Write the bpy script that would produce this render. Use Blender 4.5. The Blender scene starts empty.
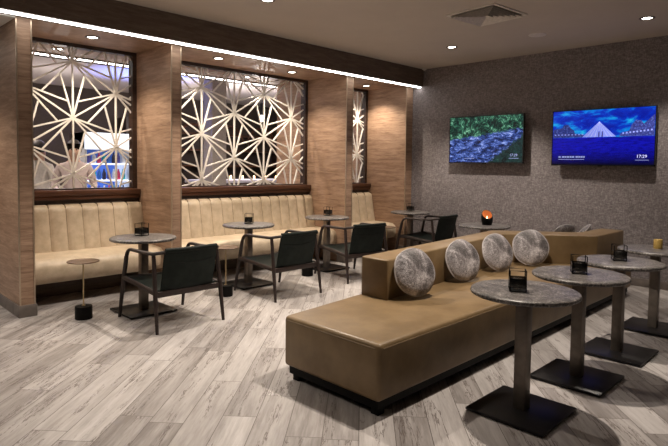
import bpy, bmesh, math, random
from mathutils import Vector, Matrix
random.seed(7)
R = math.radians
PI = math.pi
C = bpy.context.scene.collection
sc = bpy.context.scene

# ------------------------------------------------------------------ materials
def nm(name):
    m = bpy.data.materials.new(name); m.use_nodes = True
    nt = m.node_tree; b = nt.nodes['Principled BSDF']
    return m, nt, b
def N(nt, t, **kw):
    n = nt.nodes.new(t)
    for k, v in kw.items():
        if k.startswith('i_'): n.inputs[k[2:].replace('_', ' ')].default_value = v
        else: setattr(n, k, v)
    return n
def L(nt, a, b): nt.links.new(a, b)
def math_n(nt, op, a, b=None, c=None):
    n = nt.nodes.new('ShaderNodeMath'); n.operation = op
    for i, v in enumerate((a, b, c)):
        if v is None: continue
        if isinstance(v, (int, float)): n.inputs[i].default_value = v
        else: L(nt, v, n.inputs[i])
    return n.outputs[0]
def ramp(nt, fac, stops):
    r = nt.nodes.new('ShaderNodeValToRGB')
    e = r.color_ramp.elements
    while len(e) < len(stops): e.new(0.5)
    for i, (p, c) in enumerate(stops):
        e[i].position = p; e[i].color = (*c, 1)
    L(nt, fac, r.inputs[0]); return r.outputs[0]
def coords(nt, scale=(1, 1, 1), rot=(0, 0, 0), kind='Object'):
    tc = nt.nodes.new('ShaderNodeTexCoord'); mp = nt.nodes.new('ShaderNodeMapping')
    mp.inputs['Scale'].default_value = scale; mp.inputs['Rotation'].default_value = rot
    L(nt, tc.outputs[kind], mp.inputs['Vector']); return mp.outputs[0]
def noise(nt, vec, scale, detail=4, rough=.55, dist=0):
    n = N(nt, 'ShaderNodeTexNoise'); n.inputs['Scale'].default_value = scale
    n.inputs['Detail'].default_value = detail; n.inputs['Roughness'].default_value = rough
    n.inputs['Distortion'].default_value = dist
    L(nt, vec, n.inputs['Vector']); return n.outputs['Fac']
def bump(nt, b, h, strength=.2, dist=.01):
    n = nt.nodes.new('ShaderNodeBump'); n.inputs['Strength'].default_value = strength
    n.inputs['Distance'].default_value = dist
    L(nt, h, n.inputs['Height']); L(nt, n.outputs[0], b.inputs['Normal'])
def simple(name, col, rough=.6, metal=0, spec=.5, var=.12, vs=30, bs=0, coat=0):
    m, nt, b = nm(name)
    f = noise(nt, coords(nt), vs)
    c0 = tuple(max(0, x*(1-var)) for x in col); c1 = tuple(min(1, x*(1+var)) for x in col)
    L(nt, ramp(nt, f, [(.3, c0), (.7, c1)]), b.inputs['Base Color'])
    b.inputs['Roughness'].default_value = rough; b.inputs['Metallic'].default_value = metal
    b.inputs['Specular IOR Level'].default_value = spec
    if coat: b.inputs['Coat Weight'].default_value = coat
    if bs: bump(nt, b, noise(nt, coords(nt), vs*4), bs, .004)
    return m
def emit(name, col, s):
    m, nt, b = nm(name)
    b.inputs['Base Color'].default_value = (*col, 1)
    b.inputs['Emission Color'].default_value = (*col, 1); b.inputs['Emission Strength'].default_value = s
    return m
def wood(name, dark, light, scale=(1.2, 1.2, 14), rough=.5, ns=2.2):
    m, nt, b = nm(name)
    v = coords(nt, scale)
    a = noise(nt, v, ns, 6, .62, .6); a2 = noise(nt, coords(nt, tuple(s*2.5 for s in scale)), ns*2, 4, .6)
    f = math_n(nt, 'ADD', math_n(nt, 'MULTIPLY', a, .7), math_n(nt, 'MULTIPLY', a2, .3))
    mid = tuple((x+y)/2 for x, y in zip(dark, light))
    L(nt, ramp(nt, f, [(.34, dark), (.5, mid), (.64, light)]), b.inputs['Base Color'])
    b.inputs['Roughness'].default_value = rough
    bump(nt, b, a2, .12, .004)
    return m

def floor_mat():
    m, nt, b = nm('wood_look_floor')
    v = coords(nt, (1, 1, 1), (0, 0, R(-42)))
    sep = nt.nodes.new('ShaderNodeSeparateXYZ'); L(nt, v, sep.inputs[0])
    u, w = sep.outputs[0], sep.outputs[1]
    wn = nt.nodes.new
    rowf = math_n(nt, 'DIVIDE', w, .2); row = math_n(nt, 'FLOOR', rowf)
    def white(x, y=None):
        c = nt.nodes.new('ShaderNodeCombineXYZ'); L(nt, x, c.inputs[0])
        if y is not None: L(nt, y, c.inputs[1])
        n = nt.nodes.new('ShaderNodeTexWhiteNoise'); n.noise_dimensions = '3D'; L(nt, c.outputs[0], n.inputs['Vector'])
        return n.outputs['Value']
    u2 = math_n(nt, 'DIVIDE', math_n(nt, 'ADD', u, math_n(nt, 'MULTIPLY', white(row), 1.2)), 1.2)
    col = math_n(nt, 'FLOOR', u2); rid = white(row, col)
    # joints
    fr = math_n(nt, 'FRACT', rowf); fc = math_n(nt, 'FRACT', u2)
    er = math_n(nt, 'MINIMUM', fr, math_n(nt, 'SUBTRACT', 1, fr))
    ec = math_n(nt, 'MULTIPLY', math_n(nt, 'MINIMUM', fc, math_n(nt, 'SUBTRACT', 1, fc)), 6)
    joint = math_n(nt, 'LESS_THAN', math_n(nt, 'MINIMUM', er, ec), .011)
    # streaks
    cv = nt.nodes.new('ShaderNodeCombineXYZ')
    L(nt, math_n(nt, 'MULTIPLY', u, .8), cv.inputs[0]); L(nt, math_n(nt, 'MULTIPLY', w, 8), cv.inputs[1])
    L(nt, math_n(nt, 'MULTIPLY', rid, 40), cv.inputs[2])
    s1 = noise(nt, cv.outputs[0], 1.5, 5, .6, .3)
    s2 = noise(nt, cv.outputs[0], 9, 4, .6, .2)
    s3 = noise(nt, cv.outputs[0], 1.35, 6, .66, .3)
    crack = math_n(nt, 'ABSOLUTE', math_n(nt, 'SUBTRACT', s3, .5))
    crackm = ramp(nt, crack, [(0.0, (.95, .95, .95)), (.006, (.75, .75, .75)), (.014, (0, 0, 0))])
    patch = noise(nt, cv.outputs[0], .8, 2, .5, 0)
    crackm2 = math_n(nt, 'MULTIPLY', crackm, ramp(nt, patch, [(.45, (0, 0, 0)), (.52, (1, 1, 1))]))
    f = math_n(nt, 'ADD', math_n(nt, 'ADD', math_n(nt, 'MULTIPLY', s1, .54), math_n(nt, 'MULTIPLY', s2, .24)), math_n(nt, 'MULTIPLY', rid, .22))
    base = ramp(nt, f, [(.34, (.21, .188, .175)), (.45, (.31, .283, .27)), (.55, (.41, .38, .365)), (.68, (.53, .50, .485))])
    mx = nt.nodes.new('ShaderNodeMix'); mx.data_type = 'RGBA'
    L(nt, crackm2, mx.inputs[0]); L(nt, base, mx.inputs[6]); mx.inputs[7].default_value = (.10, .075, .065, 1)
    mx2 = nt.nodes.new('ShaderNodeMix'); mx2.data_type = 'RGBA'
    L(nt, joint, mx2.inputs[0]); L(nt, mx.outputs[2], mx2.inputs[6]); mx2.inputs[7].default_value = (.13, .11, .10, 1)
    L(nt, mx2.outputs[2], b.inputs['Base Color'])
    b.inputs['Roughness'].default_value = .42; b.inputs['Specular IOR Level'].default_value = .35
    hh = math_n(nt, 'SUBTRACT', math_n(nt, 'MULTIPLY', s2, .5), math_n(nt, 'ADD', joint, crackm2))
    bump(nt, b, hh, .18, .004)
    return m
def granite():
    m, nt, b = nm('granite')
    v = coords(nt)
    a = noise(nt, v, 70, 5, .8); c = noise(nt, v, 12, 3, .6)
    f = math_n(nt, 'ADD', math_n(nt, 'MULTIPLY', a, .75), math_n(nt, 'MULTIPLY', c, .25))
    L(nt, ramp(nt, f, [(.40, (.02, .018, .017)), (.48, (.09, .081, .076)), (.55, (.185, .167, .157)), (.64, (.42, .39, .37))]), b.inputs['Base Color'])
    b.inputs['Roughness'].default_value = .38
    bump(nt, b, a, .15, .003); return m
def leather(name, c0, c1, rough=.42, sc_=9, spec=.4):
    m, nt, b = nm(name)
    f = noise(nt, coords(nt), sc_, 4, .6); g = noise(nt, coords(nt), 160, 3, .6)
    L(nt, ramp(nt, f, [(.35, c0), (.65, c1)]), b.inputs['Base Color'])
    b.inputs['Roughness'].default_value = rough; b.inputs['Specular IOR Level'].default_value = spec
    bump(nt, b, math_n(nt, 'ADD', math_n(nt, 'MULTIPLY', f, 2.0), math_n(nt, 'MULTIPLY', g, .25)), .16, .006); return m
def wallpaper():
    m, nt, b = nm('woven_wallpaper')
    a = noise(nt, coords(nt, (1, 1, 3)), 24, 3, .8); c = noise(nt, coords(nt, (1, 3, 1)), 22, 3, .8); d = noise(nt, coords(nt), 2.2, 3, .6)
    f = math_n(nt, 'ADD', math_n(nt, 'ADD', math_n(nt, 'MULTIPLY', a, .52), math_n(nt, 'MULTIPLY', c, .40)), math_n(nt, 'MULTIPLY', d, .08))
    L(nt, ramp(nt, f, [(.38, (.12, .103, .107)), (.5, (.215, .19, .195)), (.62, (.36, .325, .322))]), b.inputs['Base Color'])
    b.inputs['Roughness'].default_value = .8
    bump(nt, b, f, .35, .006); return m
def velvet():
    m, nt, b = nm('crushed_velvet')
    v = coords(nt); a = noise(nt, v, 4, 2, .5, .8); c = noise(nt, v, 42, 4, .7, 1.5)
    f = math_n(nt, 'ADD', math_n(nt, 'MULTIPLY', a, .62), math_n(nt, 'MULTIPLY', c, .38))
    L(nt, ramp(nt, f, [(.40, (.07, .062, .062)), (.48, (.15, .134, .136)), (.54, (.30, .275, .28)), (.62, (.62, .58, .59))]), b.inputs['Base Color'])
    b.inputs['Roughness'].default_value = .5
    b.inputs['Sheen Weight'].default_value = .5; b.inputs['Sheen Roughness'].default_value = .35
    b.inputs['Sheen Tint'].default_value = (.8, .76, .78, 1)
    bump(nt, b, f, .8, .015); return m
def river_screen():
    m, nt, b = nm('river_picture')
    v = coords(nt)                         # object space: y across, z up, origin at the screen centre
    sep = nt.nodes.new('ShaderNodeSeparateXYZ'); L(nt, v, sep.inputs[0])
    y, z = sep.outputs[1], sep.outputs[2]
    tr = noise(nt, coords(nt, (1, 1, 1)), 11, 7, .85, .6)
    trees = ramp(nt, tr, [(.42, (.0, .004, .006)), (.5, (.004, .035, .028)), (.56, (.03, .17, .10)), (.64, (.30, .62, .42))])
    wv = noise(nt, coords(nt, (1, 1, 2.4), (R(14), 0, 0)), 8, 7, .8, .4)
    water = ramp(nt, wv, [(.40, (.001, .004, .015)), (.48, (.01, .03, .15)), (.55, (.06, .13, .50)), (.64, (.45, .55, .9))])
    # bank line: trees above z = .03 - .25*y ; dark bank on the lower right (negative y)
    e1 = math_n(nt, 'ADD', math_n(nt, 'SUBTRACT', z, .07), math_n(nt, 'MULTIPLY', y, .13))
    e1 = math_n(nt, 'ADD', e1, math_n(nt, 'MULTIPLY', math_n(nt, 'SUBTRACT', tr, .5), .12))
    up = ramp(nt, math_n(nt, 'ADD', e1, .5), [(.495, (0, 0, 0)), (.515, (1, 1, 1))])
    e2 = math_n(nt, 'ADD', math_n(nt, 'ADD', math_n(nt, 'MULTIPLY', y, -.7), math_n(nt, 'MULTIPLY', z, -1.0)), -.36)
    e2 = math_n(nt, 'ADD', e2, math_n(nt, 'MULTIPLY', math_n(nt, 'SUBTRACT', tr, .5), .3))
    lo = ramp(nt, math_n(nt, 'ADD', e2, .5), [(.5, (0, 0, 0)), (.53, (1, 1, 1))])
    bank = ramp(nt, tr, [(.4, (0, .004, .008)), (.6, (.01, .05, .05)), (.72, (.08, .2, .16))])
    m1 = nt.nodes.new('ShaderNodeMix'); m1.data_type = 'RGBA'; L(nt, lo, m1.inputs[0]); L(nt, water, m1.inputs[6]); L(nt, bank, m1.inputs[7])
    m2 = nt.nodes.new('ShaderNodeMix'); m2.data_type = 'RGBA'; L(nt, up, m2.inputs[0]); L(nt, m1.outputs[2], m2.inputs[6]); L(nt, trees, m2.inputs[7])
    b.inputs['Base Color'].default_value = (0, 0, 0, 1); b.inputs['Roughness'].default_value = .25
    L(nt, m2.outputs[2], b.inputs['Emission Color']); b.inputs['Emission Strength'].default_value = SCR*1.1
    return m
def sky_screen():
    m, nt, b = nm('evening_square_picture')
    v = coords(nt); sep = nt.nodes.new('ShaderNodeSeparateXYZ'); L(nt, v, sep.inputs[0])
    z = sep.outputs[2]
    cl = noise(nt, coords(nt, (1, 1, 2.6)), 3.6, 6, .62, .5)
    sky = ramp(nt, cl, [(.38, (.0, .01, .36)), (.50, (.0, .03, .55)), (.58, (.0, .22, .75)), (.68, (.02, .55, .80))])
    gr = noise(nt, coords(nt, (1, 1, 5)), 9, 5, .7)
    ground = ramp(nt, gr, [(.38, (.001, .001, .22)), (.6, (.004, .006, .50))])
    dk = ramp(nt, math_n(nt, 'ADD', z, .5), [(.15, (.0, .0, .0)), (.36, (1, 1, 1))])
    mm = nt.nodes.new('ShaderNodeMix'); mm.data_type = 'RGBA'; L(nt, dk, mm.inputs[0]); mm.inputs[6].default_value = (0, 0, .02, 1); L(nt, ground, mm.inputs[7])
    s = ramp(nt, math_n(nt, 'ADD', z, .5), [(.497, (0, 0, 0)), (.503, (1, 1, 1))])
    m2 = nt.nodes.new('ShaderNodeMix'); m2.data_type = 'RGBA'; L(nt, s, m2.inputs[0]); L(nt, mm.outputs[2], m2.inputs[6]); L(nt, sky, m2.inputs[7])
    b.inputs['Base Color'].default_value = (0, 0, 0, 1); b.inputs['Roughness'].default_value = .25
    L(nt, m2.outputs[2], b.inputs['Emission Color']); b.inputs['Emission Strength'].default_value = SCR
    return m
def glass(name, col=(.9, .9, .9), alpha=.3):
    m, nt, b = nm(name)
    b.inputs['Base Color'].default_value = (*col, 1); b.inputs['Roughness'].default_value = .08
    b.inputs['Alpha'].default_value = alpha; b.inputs['Specular IOR Level'].default_value = .7
    return m

SCR = 1.0
M = {}
M['floor'] = floor_mat()
M['wood'] = wood('horizontal_grain_oak', (.20, .115, .070), (.46, .305, .21), (1.1, 1.1, 11))
M['beamwood'] = wood('dark_beam_wood', (.085, .060, .045), (.175, .128, .100), (1.5, 1.5, 12))
M['redwood'] = wood('reddish_brown_trim', (.055, .022, .013), (.17, .075, .042), (.8, .8, 20), .35)
M['darkwood'] = wood('dark_frame_wood', (.02, .011, .008), (.06, .032, .022), (.8, .8, 20), .4)
M['edge'] = simple('brushed_bronze_edge', (.50, .40, .30), .35, .7)
M['plinth'] = simple('grey_brown_plinth_tile', (.16, .135, .12), .5, var=.25, vs=8)
M['ceil'] = simple('warm_grey_ceiling', (.52, .465, .41), .85, var=.03, vs=3)
M['white'] = simple('white_plaster', (.78, .75, .7), .8, var=.02)
M['lattice'] = simple('cream_lattice', (.82, .78, .73), .5, var=.03)
M['cream'] = leather('cream_leather', (.47, .375, .265), (.60, .49, .36), .42)
M['seam'] = simple('dark_seam', (.16, .11, .07), .7)
M['sofa'] = leather('olive_tan_leather', (.16, .104, .050), (.22, .148, .075), .4, 4)
M['sofaseam'] = simple('tan_piping', (.15, .10, .05), .5)
M['black'] = simple('black_lacquer', (.004, .0038, .0038), .5, spec=.12)
M['blackm'] = simple('black_steel', (.03, .028, .027), .32, .3)
M['baseplate'] = simple('dark_bronze_plate', (.012, .011, .0115), .34, .2, spec=.3)
M['pole'] = simple('brushed_nickel_pole', (.20, .17, .145), .42, .7, var=.2, vs=12)
M['granite'] = granite()
M['wallp'] = wallpaper()
M['velvet'] = velvet()
M['velvetpipe'] = simple('velvet_piping', (.42, .39, .39), .6)
M['greenl'] = leather('dark_green_leather', (.007, .010, .009), (.013, .018, .0155), .55, 10, .12)
M['chairw'] = wood('dark_walnut', (.010, .005, .004), (.028, .014, .011), (6, 6, 6), .5)
M['brass'] = simple('brass_rod', (.55, .42, .24), .3, .8)
M['bronze'] = simple('bronze_disc', (.16, .105, .07), .4, .5)
M['tvblack'] = simple('tv_bezel', (.008, .008, .009), .25)
M['led'] = emit('led_strip', (1, .96, .9), 10)
M['lens'] = emit('downlight_lens', (1, .94, .84), 14)
M['lensring'] = simple('downlight_trim', (.12, .105, .095), .5)
M['ventm'] = simple('vent_metal', (.68, .64, .60), .5)
M['ventd'] = simple('vent_dark', (.03, .028, .026), .8)
M['river'] = river_screen(); M['skyscr'] = sky_screen()
M['pyr'] = emit('pale_blue_lit_shape', (.20, .26, .78), .8)
M['pyrl'] = emit('pale_line', (.55, .6, 1), .9)
M['bld'] = emit('dark_blue_building', (.015, .02, .16), 1)
_nt = M['bld'].node_tree; _c = ramp(_nt, noise(_nt, coords(_nt), 45, 4, .8), [(.42, (.003, .003, .05)), (.55, (.03, .05, .28)), (.68, (.2, .3, .8))]); L(_nt, _c, _nt.nodes['Principled BSDF'].inputs['Emission Color'])
M['bldl'] = emit('building_lights', (.25, .3, .75), .8)
M['txt'] = emit('screen_text', (.62, .65, .95), .9)
M['txtdim'] = emit('screen_text_dim', (.25, .3, .6), .7)
M['cgl'] = glass('clear_glass', (.7, .65, .6), .25)
M['dgl'] = glass('smoked_glass', (.01, .009, .008), .8)
M['wax'] = simple('candle_wax', (.75, .68, .55), .5)
M['gold'] = simple('gold_glass_candle', (.50, .34, .10), .35, .2)
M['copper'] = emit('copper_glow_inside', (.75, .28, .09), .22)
M['flame'] = emit('candle_flame', (1, .72, .4), 5)
M['coolw'] = emit('cooler_lit_white', (.82, .88, 1), 1.1)
M['coolback'] = emit('cooler_lit_back', (.03, .08, .30), .5)
M['coolbody'] = simple('cooler_body', (.5, .52, .56), .5)
M['dkwall'] = simple('dark_brown_wall', (.075, .056, .048), .7)
M['grwall'] = simple('grey_column_paint', (.34, .31, .29), .7)
M['sofwhite'] = simple('rear_room_ceiling', (.74, .68, .67), .85, var=.02)
M['skin'] = simple('skin', (.42, .25, .18), .5)
M['shirtw'] = simple('white_cloth', (.62, .58, .55), .8)
M['shirtp'] = simple('grey_pink_cloth', (.42, .34, .34), .8)
M['hair'] = simple('dark_hair', (.02, .014, .012), .6)
M['counter'] = simple('pale_counter', (.55, .55, .68), .3)
M['amber'] = emit('amber_highlight_glow', (1, .6, .3), 5)
M['bulb'] = emit('white_bulb', (1, .9, .8), 12)
for i, c in enumerate([(.05, .15, .5), (.02, .4, .45), (.5, .06, .15), (.6, .65, .75), (.1, .1, .35), (.04, .04, .08)]):
    M['bot%d' % i] = simple('drink_%d' % i, c, .2)

# ------------------------------------------------------------------ mesh helpers
class MB:
    def __init__(s): s.bm = bmesh.new(); s.mi = 0
    def _add(s, t, mx=None, mi=None):
        if mx is not None: bmesh.ops.transform(t, matrix=mx, verts=t.verts)
        me = bpy.data.meshes.new('t'); 
        for f in t.faces: f.material_index = s.mi if mi is None else mi
        t.to_mesh(me); t.free(); s.bm.from_mesh(me); bpy.data.meshes.remove(me); return s
    def box(s, a, b, bev=0, mx=None, seg=2, mi=None):
        t = bmesh.new(); bmesh.ops.create_cube(t, size=1)
        a, b = Vector(a), Vector(b); c = (a+b)/2; d = b-a
        for v in t.verts: v.co = Vector((v.co.x*abs(d.x), v.co.y*abs(d.y), v.co.z*abs(d.z)))+c
        if bev: bmesh.ops.bevel(t, geom=t.edges[:], offset=bev, segments=seg, affect='EDGES', profile=.5)
        return s._add(t, mx, mi)
    def prism(s, poly, z0, z1, bev=0, seg=3, mx=None, mi=None, vert_bev=None):
        t = bmesh.new(); lo = [t.verts.new((x, y, z0)) for x, y in poly]; hi = [t.verts.new((x, y, z1)) for x, y in poly]
        t.faces.new(lo[::-1]); t.faces.new(hi); n = len(poly)
        for i in range(n): t.faces.new((lo[i], lo[(i+1) % n], hi[(i+1) % n], hi[i]))
        bmesh.ops.recalc_face_normals(t, faces=t.faces)
        if bev:
            bmesh.ops.bevel(t, geom=t.edges[:], offset=bev, segments=seg, affect='EDGES', profile=.5)
        return s._add(t, mx, mi)
    def tube(s, pts, r, n=8, closed=False, mi=None, flat=1.0, radii=None):
        pts = [Vector(p) for p in pts]; t = bmesh.new(); rings = []; K = len(pts)
        up = Vector((0, 0, 1)); prev = None
        for i, p in enumerate(pts):
            if closed: d = (pts[(i+1) % K]-pts[i-1])
            else: d = (pts[min(i+1, K-1)]-pts[max(i-1, 0)])
            d.normalize()
            if prev is None:
                a = d.cross(up); 
                if a.length < .05: a = d.cross(Vector((1, 0, 0)))
            else: a = prev-d*prev.dot(d)
            a.normalize(); b = d.cross(a).normalized(); prev = a
            rr = radii[i] if radii else r
            rings.append([t.verts.new(p+a*math.cos(2*PI*k/n)*rr+b*math.sin(2*PI*k/n)*rr*flat) for k in range(n)])
        m = K if closed else K-1
        for i in range(m):
            A, B = rings[i], rings[(i+1) % K]
            for k in range(n): t.faces.new((A[k], A[(k+1) % n], B[(k+1) % n], B[k]))
        if not closed: t.faces.new(rings[0][::-1]); t.faces.new(rings[-1])
        bmesh.ops.recalc_face_normals(t, faces=t.faces)
        return s._add(t, None, mi)
    def lathe(s, prof, n=32, mx=None, mi=None, rough=0):
        t = bmesh.new(); rings = []
        for r, z in prof:
            if r < 1e-5: rings.append([t.verts.new((0, 0, z))])
            else: rings.append([t.verts.new((math.cos(2*PI*k/n)*(r+(random.uniform(-rough, rough) if rough else 0)), math.sin(2*PI*k/n)*(r+(random.uniform(-rough, rough) if rough else 0)), z)) for k in range(n)])
        for A, B in zip(rings, rings[1:]):
            for k in range(n):
                k2 = (k+1) % n
                if len(A) == 1 and len(B) == 1: continue
                if len(A) == 1: t.faces.new((A[0], B[k], B[k2]))
                elif len(B) == 1: t.faces.new((A[k], A[k2], B[0]))
                else: t.faces.new((A[k], A[k2], B[k2], B[k]))
        bmesh.ops.recalc_face_normals(t, faces=t.faces)
        return s._add(t, mx, mi)
    def bar(s, p, q, w, d, mi=None):           # bar in the XZ plane, centred on y of p; w wide, d deep
        p, q = Vector(p), Vector(q); v = q-p; ln = v.length
        if ln < .02: return s
        ang = math.atan2(v.z, v.x)
        mx = Matrix.Translation((p+q)/2) @ Matrix.Rotation(-ang, 4, 'Y')
        return s.box((-ln/2, -d/2, -w/2), (ln/2, d/2, w/2), 0, mx, mi=mi)
    def grid(s, fn, nu, nv, mi=None, closed_u=False):
        t = bmesh.new(); V = [[t.verts.new(fn(i/nu, j/nv)) for j in range(nv+1)] for i in range(nu+1)]
        for i in range(nu):
            for j in range(nv): t.faces.new((V[i][j], V[i+1][j], V[i+1][j+1], V[i][j+1]))
        return s._add(t, None, mi)
    def out(s, name, mat, parent=None, loc=None, sharp=35, merge=False):
        if merge: bmesh.ops.remove_doubles(s.bm, verts=s.bm.verts, dist=1e-4)
        me = bpy.data.meshes.new(name); s.bm.to_mesh(me); s.bm.free()
        for p in me.polygons: p.use_smooth = True
        me.set_sharp_from_angle(angle=R(sharp))
        o = bpy.data.objects.new(name, me); C.objects.link(o)
        for m in (mat if isinstance(mat, (list, tuple)) else [mat]): me.materials.append(m)
        if parent is not None: o.parent = parent
        if loc is not None: o.location = loc
        return o
def tag(o, label, cat, group=None):
    o['label'] = label; o['category'] = cat
    if group: o['group'] = group
    return o
def thing(name, label, cat, loc=(0, 0, 0), rz=0, group=None):
    o = bpy.data.objects.new(name, None); o.empty_display_size = .1; C.objects.link(o)
    o.location = loc; o.rotation_euler = (0, 0, rz); return tag(o, label, cat, group)
def struct(o, **k):
    o['kind'] = 'structure'; return o
def dup(root, loc, rz=None, label=None, group=None):
    r = root.copy(); C.objects.link(r); r.location = loc
    if rz is not None: r.rotation_euler = (0, 0, rz)
    if label: r['label'] = label
    if group: r['group'] = group
    for ch in list(root.children):
        c = ch.copy(); C.objects.link(c); c.parent = r
        for g in list(ch.children):
            d = g.copy(); C.objects.link(d); d.parent = c
    return r
def sbox(name, a, b, m, parent=None, bev=0, mat2=None):
    o = MB().box(a, b, bev).out(name, m, parent)
    if parent is None: struct(o)
    return o

# ------------------------------------------------------------------ room shell
CZ = 3.10; WX = 7.56
sbox('floor', (-4, -4, -.1), (WX+.2, 13, 0), M['floor'])
sbox('ceiling', (-4, -4, CZ), (WX+.2, 5.62, CZ+.1), M['ceil'])
sbox('ceiling_rear', (-4, 5.62, CZ), (11.5, 12.6, CZ+.1), M['sofwhite'])
sbox('wall_right', (WX, -4, 0), (WX+.15, 7.33, CZ), M['wallp'])
sbox('wall_left', (-4.15, -4, 0), (-4, 13, CZ), M['dkwall'])
sbox('wall_front', (-4, -4.15, 0), (WX+.15, -4, CZ), M['dkwall'])
sbox('wall_back', (-4, 12.4, 0), (11.5, 12.55, CZ), M['dkwall'])
sbox('wall_rear_side', (11.4, 7.33, 0), (11.55, 12.4, CZ), M['dkwall'])
sbox('baseboard_right', (WX-.018, -4, 0), (WX-.0, 5.66, .10), M['plinth'], bev=.003)
# beam with its light channel, soffit over the alcoves and the twin beam on the far side
sbox('trim_1', (-4, 5.47, 2.812), (WX, 5.67, CZ), M['beamwood'])
sbox('trim_2', (-4, 7.35, 2.812), (11.4, 7.60, CZ), M['dkwall'])
sbox('ceiling_soffit', (1.50, 5.67, 2.83), (WX, 7.35, 2.95), M['wood'])
sbox('ceiling_side_soffit', (-4, 5.67, 2.80), (1.50, 7.35, 2.95), M['white'])
bp = [(1.505, 1.636), (3.065, 3.187), (5.925, 6.066), (7.38, WX)]
for x0, x1 in bp:
    p = sbox('wall_pillar', (x0, 5.68, 0), (x1, 7.33 if x0 > 5 else 6.66, 2.83), M['wood'])
    x1b = min(x1+.014, WX-.001) if x1 >= WX-.01 else x1+.014
    sbox('baseboard', (x0-.014, 5.664, 0), (x1b, 5.84, .115), M['plinth'], p, .003)
    if x0 < 2: sbox('baseboard', (x0-.014, 5.84, 0), (x0, 6.66, .115), M['plinth'], p)
    sbox('trim', (x0-.003, 5.675, .115), (x0+.009, 5.69, 2.80), M['edge'], p)
    if x1 < WX: sbox('trim', (x1-.009, 5.675, .115), (x1+.003, 5.69, 2.80), M['edge'], p)
bays = [(1.636, 3.065, [(2.325, 2.638), (2.825, 2.313)], .648), (3.187, 5.925, [(4.015, 2.53), (4.55, 2.21)], .638), (6.066, 7.38, [(6.62, 2.60), (7.164, 2.285)], .61)]
for x0, x1, _, _ in bays:
    sbox('wall_dividing', (x0, 6.50, 0), (x1, 6.68, 1.05), M['dkwall'])

# ------------------------------------------------------------------ lattice screens
def clip(p, q, r):
    x0, z0, x1, z1 = r; t0, t1 = 0, 1; dx, dz = q[0]-p[0], q[1]-p[1]
    for a, b in ((-dx, p[0]-x0), (dx, x1-p[0]), (-dz, p[1]-z0), (dz, z1-p[1])):
        if abs(a) < 1e-9:
            if b < 0: return None
        else:
            t = b/a
            if a < 0: t0 = max(t0, t)
            else: t1 = min(t1, t)
    if t0 >= t1: return None
    return (p[0]+dx*t0, p[1]+dz*t0), (p[0]+dx*t1, p[1]+dz*t1)
scr_labels = ['cream starburst lattice screen with the lit drinks cooler showing through it',
              'wide cream starburst lattice screen in dark frame above the longest bench, pendant lamps showing through',
              'narrow-looking cream starburst lattice screen above the bench beside the grey wall']
for bi, (x0, x1, seeds, dz) in enumerate(bays):
    t = thing('lattice_screen', scr_labels[bi], 'screen', ((x0+x1)/2, 6.6, 1.16), 0, 'lattice screens above the benches')
    ox, oz = (x0+x1)/2, 1.16
    fr = MB(); fw = .052
    fr.box((x0, 6.545, 1.16), (x0+fw, 6.655, 2.83)); fr.box((x1-fw, 6.545, 1.16), (x1, 6.655, 2.83))
    fr.box((x0+fw, 6.545, 2.79), (x1-fw, 6.655, 2.83)); fr.box((x0+fw, 6.545, 1.16), (x1-fw, 6.655, 1.175))
    f = fr.out('frame', M['darkwood'], t, (-ox, -6.6, -oz))
    sl = MB().box((x0, 6.44, 1.095), (x1, 6.70, 1.16), .008).box((x0, 6.462, 1.05), (x1, 6.70, 1.095), .004)
    sl.out('sill', M['redwood'], t, (-ox, -6.6, -oz))
    rect = (x0+fw-.005, 1.17, x1-fw+.005, 2.795)
    (xa, za), (xb, zb) = seeds; sp = xb-xa
    cols = []
    for k in range(-6, 7):
        x = xa+k*sp
        if x < x0-sp*1.1 or x > x1+sp*1.1: continue
        z = za if k % 2 == 0 else zb
        while z < 3.4: z += dz
        cols.append((x, z))
    segs = set(); nodes = []
    def tri(T, Mm, P):
        def mixp(a, b, c): return (T[0]*a+P[0]*b+Mm[0]*c, T[1]*a+P[1]*b+Mm[1]*c)
        return [(T, mixp(.105, .656, .239)), (P, mixp(.24, .115, .643)), (Mm, mixp(.62, .27, .11))]
    lst = []
    for ci, (x, zt) in enumerate(cols):
        for j in range(7):
            z = zt-j*dz; nodes.append((x, z)); Tn = (x, z); Mn = (x, z-dz); lst.append((Tn, Mn))
            for d in (-1, 1):
                if 0 <= ci+d < len(cols):
                    xn = cols[ci+d][0]; lst.append((Tn, (xn, z+dz/2))) if d == 1 else None
                    if d == 1: lst.append((Tn, (xn, z-dz/2)))
                    P = (xn, z-dz/2); lst += tri(Tn, Mn, P)
    la = MB()
    for i, (p, q) in enumerate(lst):
        c = clip(p, q, rect)
        if c: la.bar((c[0][0], 6.6+.0007*(i % 5), c[0][1]), (c[1][0], 6.6+.0007*(i % 5), c[1][1]), .0175, .022)
    for (x, z) in nodes:
        if rect[0]+.02 < x < rect[2]-.02 and rect[1]+.02 < z < rect[3]-.02:
            la.lathe([(0, -.009), (.030, -.009), (.030, .010), (0, .010)], 12, Matrix.Translation((x, 6.6, z)) @ Matrix.Rotation(PI/2, 4, 'X'))
    la.out('lattice', M['lattice'], t, (-ox, -6.6, -oz))

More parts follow.
